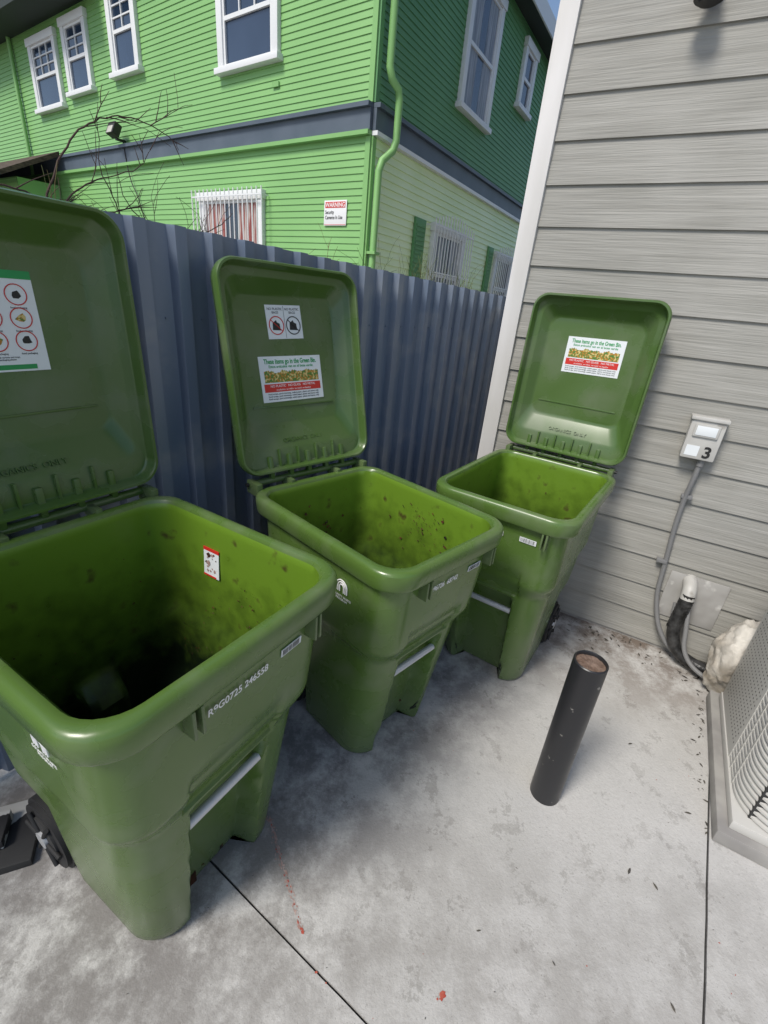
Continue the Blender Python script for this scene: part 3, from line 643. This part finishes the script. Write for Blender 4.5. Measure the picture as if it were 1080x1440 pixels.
# ------------------------------------------------------------------ vines and weeds
def fw(x,y,z): return (-.70+.602*x-.799*y, 1.79+.799*x+.602*y, z)
def branches(name,specs,mat_,explicit=()):
    cu=bpy.data.curves.new(name,'CURVE'); cu.dimensions='3D'; cu.bevel_depth=1.0; cu.bevel_resolution=1
    def strand(pts,r0,r1):
        sp=cu.splines.new('POLY'); sp.points.add(len(pts)-1)
        for i,p in enumerate(pts):
            sp.points[i].co=(*p,1); sp.points[i].radius=lerp(r0,r1,i/(len(pts)-1))
    def grow(p,d,n,step,r,curl,depth):
        pts=[p.copy()]
        for i in range(n):
            d=(d+curl+Vector((rnd.uniform(-.11,.11),rnd.uniform(-.08,.08),rnd.uniform(-.11,.11)))).normalized(); p=p+d*step; pts.append(p.copy())
            if depth>0 and rnd.random()<.30:
                grow(p,(d+Vector((rnd.uniform(-.9,.9),rnd.uniform(-.4,.4),rnd.uniform(-.3,.8)))).normalized(),rnd.randint(3,7),step*.7,r*(1-i/n)*.6+.0006,Vector((rnd.uniform(-.08,.08),0,-.04)),depth-1)
        strand([fw(*q) for q in pts],r,.0007)
    for (p,d,n,step,r,c,dep) in specs: grow(Vector(p),Vector(d).normalized(),n,step,r,Vector(c),dep)
    for ctrl,r in explicit:
        ctrl=[(x+.16,y,1.80+(z-1.80)*.74) for (x,y,z) in ctrl]
        pts=[]
        for i in range(len(ctrl)-1):
            p0=Vector(ctrl[max(i-1,0)]);p1=Vector(ctrl[i]);p2=Vector(ctrl[i+1]);p3=Vector(ctrl[min(i+2,len(ctrl)-1)])
            for k in range(6):
                t=k/6; q=.5*((2*p1)+(p2-p0)*t+(2*p0-5*p1+4*p2-p3)*t*t+(3*p1-p0-3*p2+p3)*t**3); pts.append(q+Vector((rnd.uniform(-.003,.003),0,rnd.uniform(-.003,.003))))
                if rnd.random()<.20: grow(q,((p2-p1).normalized()+Vector((rnd.uniform(-.9,.9),0,rnd.uniform(-.2,.9)))).normalized(),rnd.randint(2,5),.026,r*.5,Vector((rnd.uniform(-.06,.06),0,-.03)),1)
        strand([fw(*q) for q in pts],r,.0009)
    cu.materials.append(mat_); return link(bpy.data.objects.new(name,cu))
Y=.30
E=[([(-.55,Y,1.80),(-.50,Y,1.98),(-.42,Y,2.16),(-.32,Y,2.27),(-.20,Y,2.31),(-.08,Y,2.28),(-.06,Y,2.24)],.0040),
   ([(-.52,Y,1.80),(-.44,Y,1.96),(-.34,Y,2.05),(-.22,Y,2.12),(-.16,Y,2.22)],.0034),
   ([(-.62,Y,1.85),(-.50,Y,1.90),(-.38,Y,1.90),(-.26,Y,1.96),(-.20,Y,2.06)],.0042),
   ([(-.28,Y,1.80),(-.30,Y,1.94),(-.34,Y,2.08),(-.33,Y,2.2)],.0028),
   ([(-.16,Y,1.78),(-.20,Y,1.88),(-.27,Y,1.98),(-.29,Y,2.1)],.0028),
   ([(-.12,Y,1.78),(-.04,Y,1.86),(.06,Y,1.93),(.14,Y,2.00),(.16,Y,2.03)],.0030),
   ([(-.02,Y,1.78),(.02,Y,1.88),(.0,Y,1.97)],.0022),
   ([(-.90,Y,1.95),(-.70,Y,1.95),(-.55,Y,1.93),(-.45,Y,1.86),(-.36,Y,1.82)],.0042)]
branches("bare_vine",[],M['wood'],E)
W=[]
for k in range(70):
    t=rnd.choice((rnd.uniform(1.0,2.3),rnd.uniform(1.2,2.4),rnd.uniform(-.6,2.2)))
    W.append(((t,.18+rnd.random()*.2,1.72),(rnd.uniform(-.5,.5),0,1),rnd.randint(4,8),.028,.0018,(rnd.uniform(-.12,.12),0,0),1))
branches("dry_weeds",W,M['weed'])
# ------------------------------------------------------------------ merge repeated small parts that share a parent and a name
from collections import defaultdict
groups=defaultdict(list)
for o in list(scene.objects):
    if o.type=='MESH' and o.parent is not None and not o.modifiers: groups[(o.parent.name,o.name.split('.')[0])].append(o)
bpy.context.view_layer.update()
for key,obs in groups.items():
    if len(obs)<2: continue
    act=obs[0]
    try:
        with bpy.context.temp_override(active_object=act,object=act,selected_objects=obs,selected_editable_objects=obs):
            bpy.ops.object.join()
    except Exception as e:
        pass
# ------------------------------------------------------------------ light, sky, camera
az=RAD(226); el=RAD(52)
d=Vector((math.sin(az)*math.cos(el),math.cos(az)*math.cos(el),math.sin(el)))
sl=bpy.data.lights.new("sun",'SUN'); sl.energy=3.2; sl.angle=RAD(16); sl.color=(1,.955,.88)
so=bpy.data.objects.new("sun",sl); so.rotation_euler=d.to_track_quat('Z','Y').to_euler(); link(so)
w=bpy.data.worlds.new("World"); scene.world=w; w.use_nodes=True; nt=w.node_tree
sk=nt.nodes.new("ShaderNodeTexSky"); sk.sky_type='NISHITA'; sk.sun_disc=False; sk.sun_elevation=el; sk.sun_rotation=az; sk.dust_density=1.5
bg=nt.nodes["Background"]; bg.inputs[1].default_value=0.15; nt.links.new(sk.outputs[0],bg.inputs[0])
p=RAD(24.5); r=RAD(5.7)
Rv=Vector((math.cos(r),math.sin(r)*math.sin(p),math.sin(r)*math.cos(p)))
Uv=Vector((-math.sin(r),math.cos(r)*math.sin(p),math.cos(r)*math.cos(p)))
Fv=Vector((0,math.cos(p),-math.sin(p)))
cam=bpy.data.cameras.new("camera"); cam.sensor_fit='VERTICAL'; cam.sensor_height=36; cam.lens=36*650/1440; cam.clip_start=.02; cam.clip_end=300
co_=bpy.data.objects.new("camera",cam); mw=Matrix((Rv,Uv,-Fv)).transposed().to_4x4(); mw.translation=Vector((0,0,1.70)); co_.matrix_world=mw; link(co_)
scene.camera=co_
scene.view_settings.view_transform='Standard'; scene.view_settings.look='None'; scene.view_settings.exposure=0
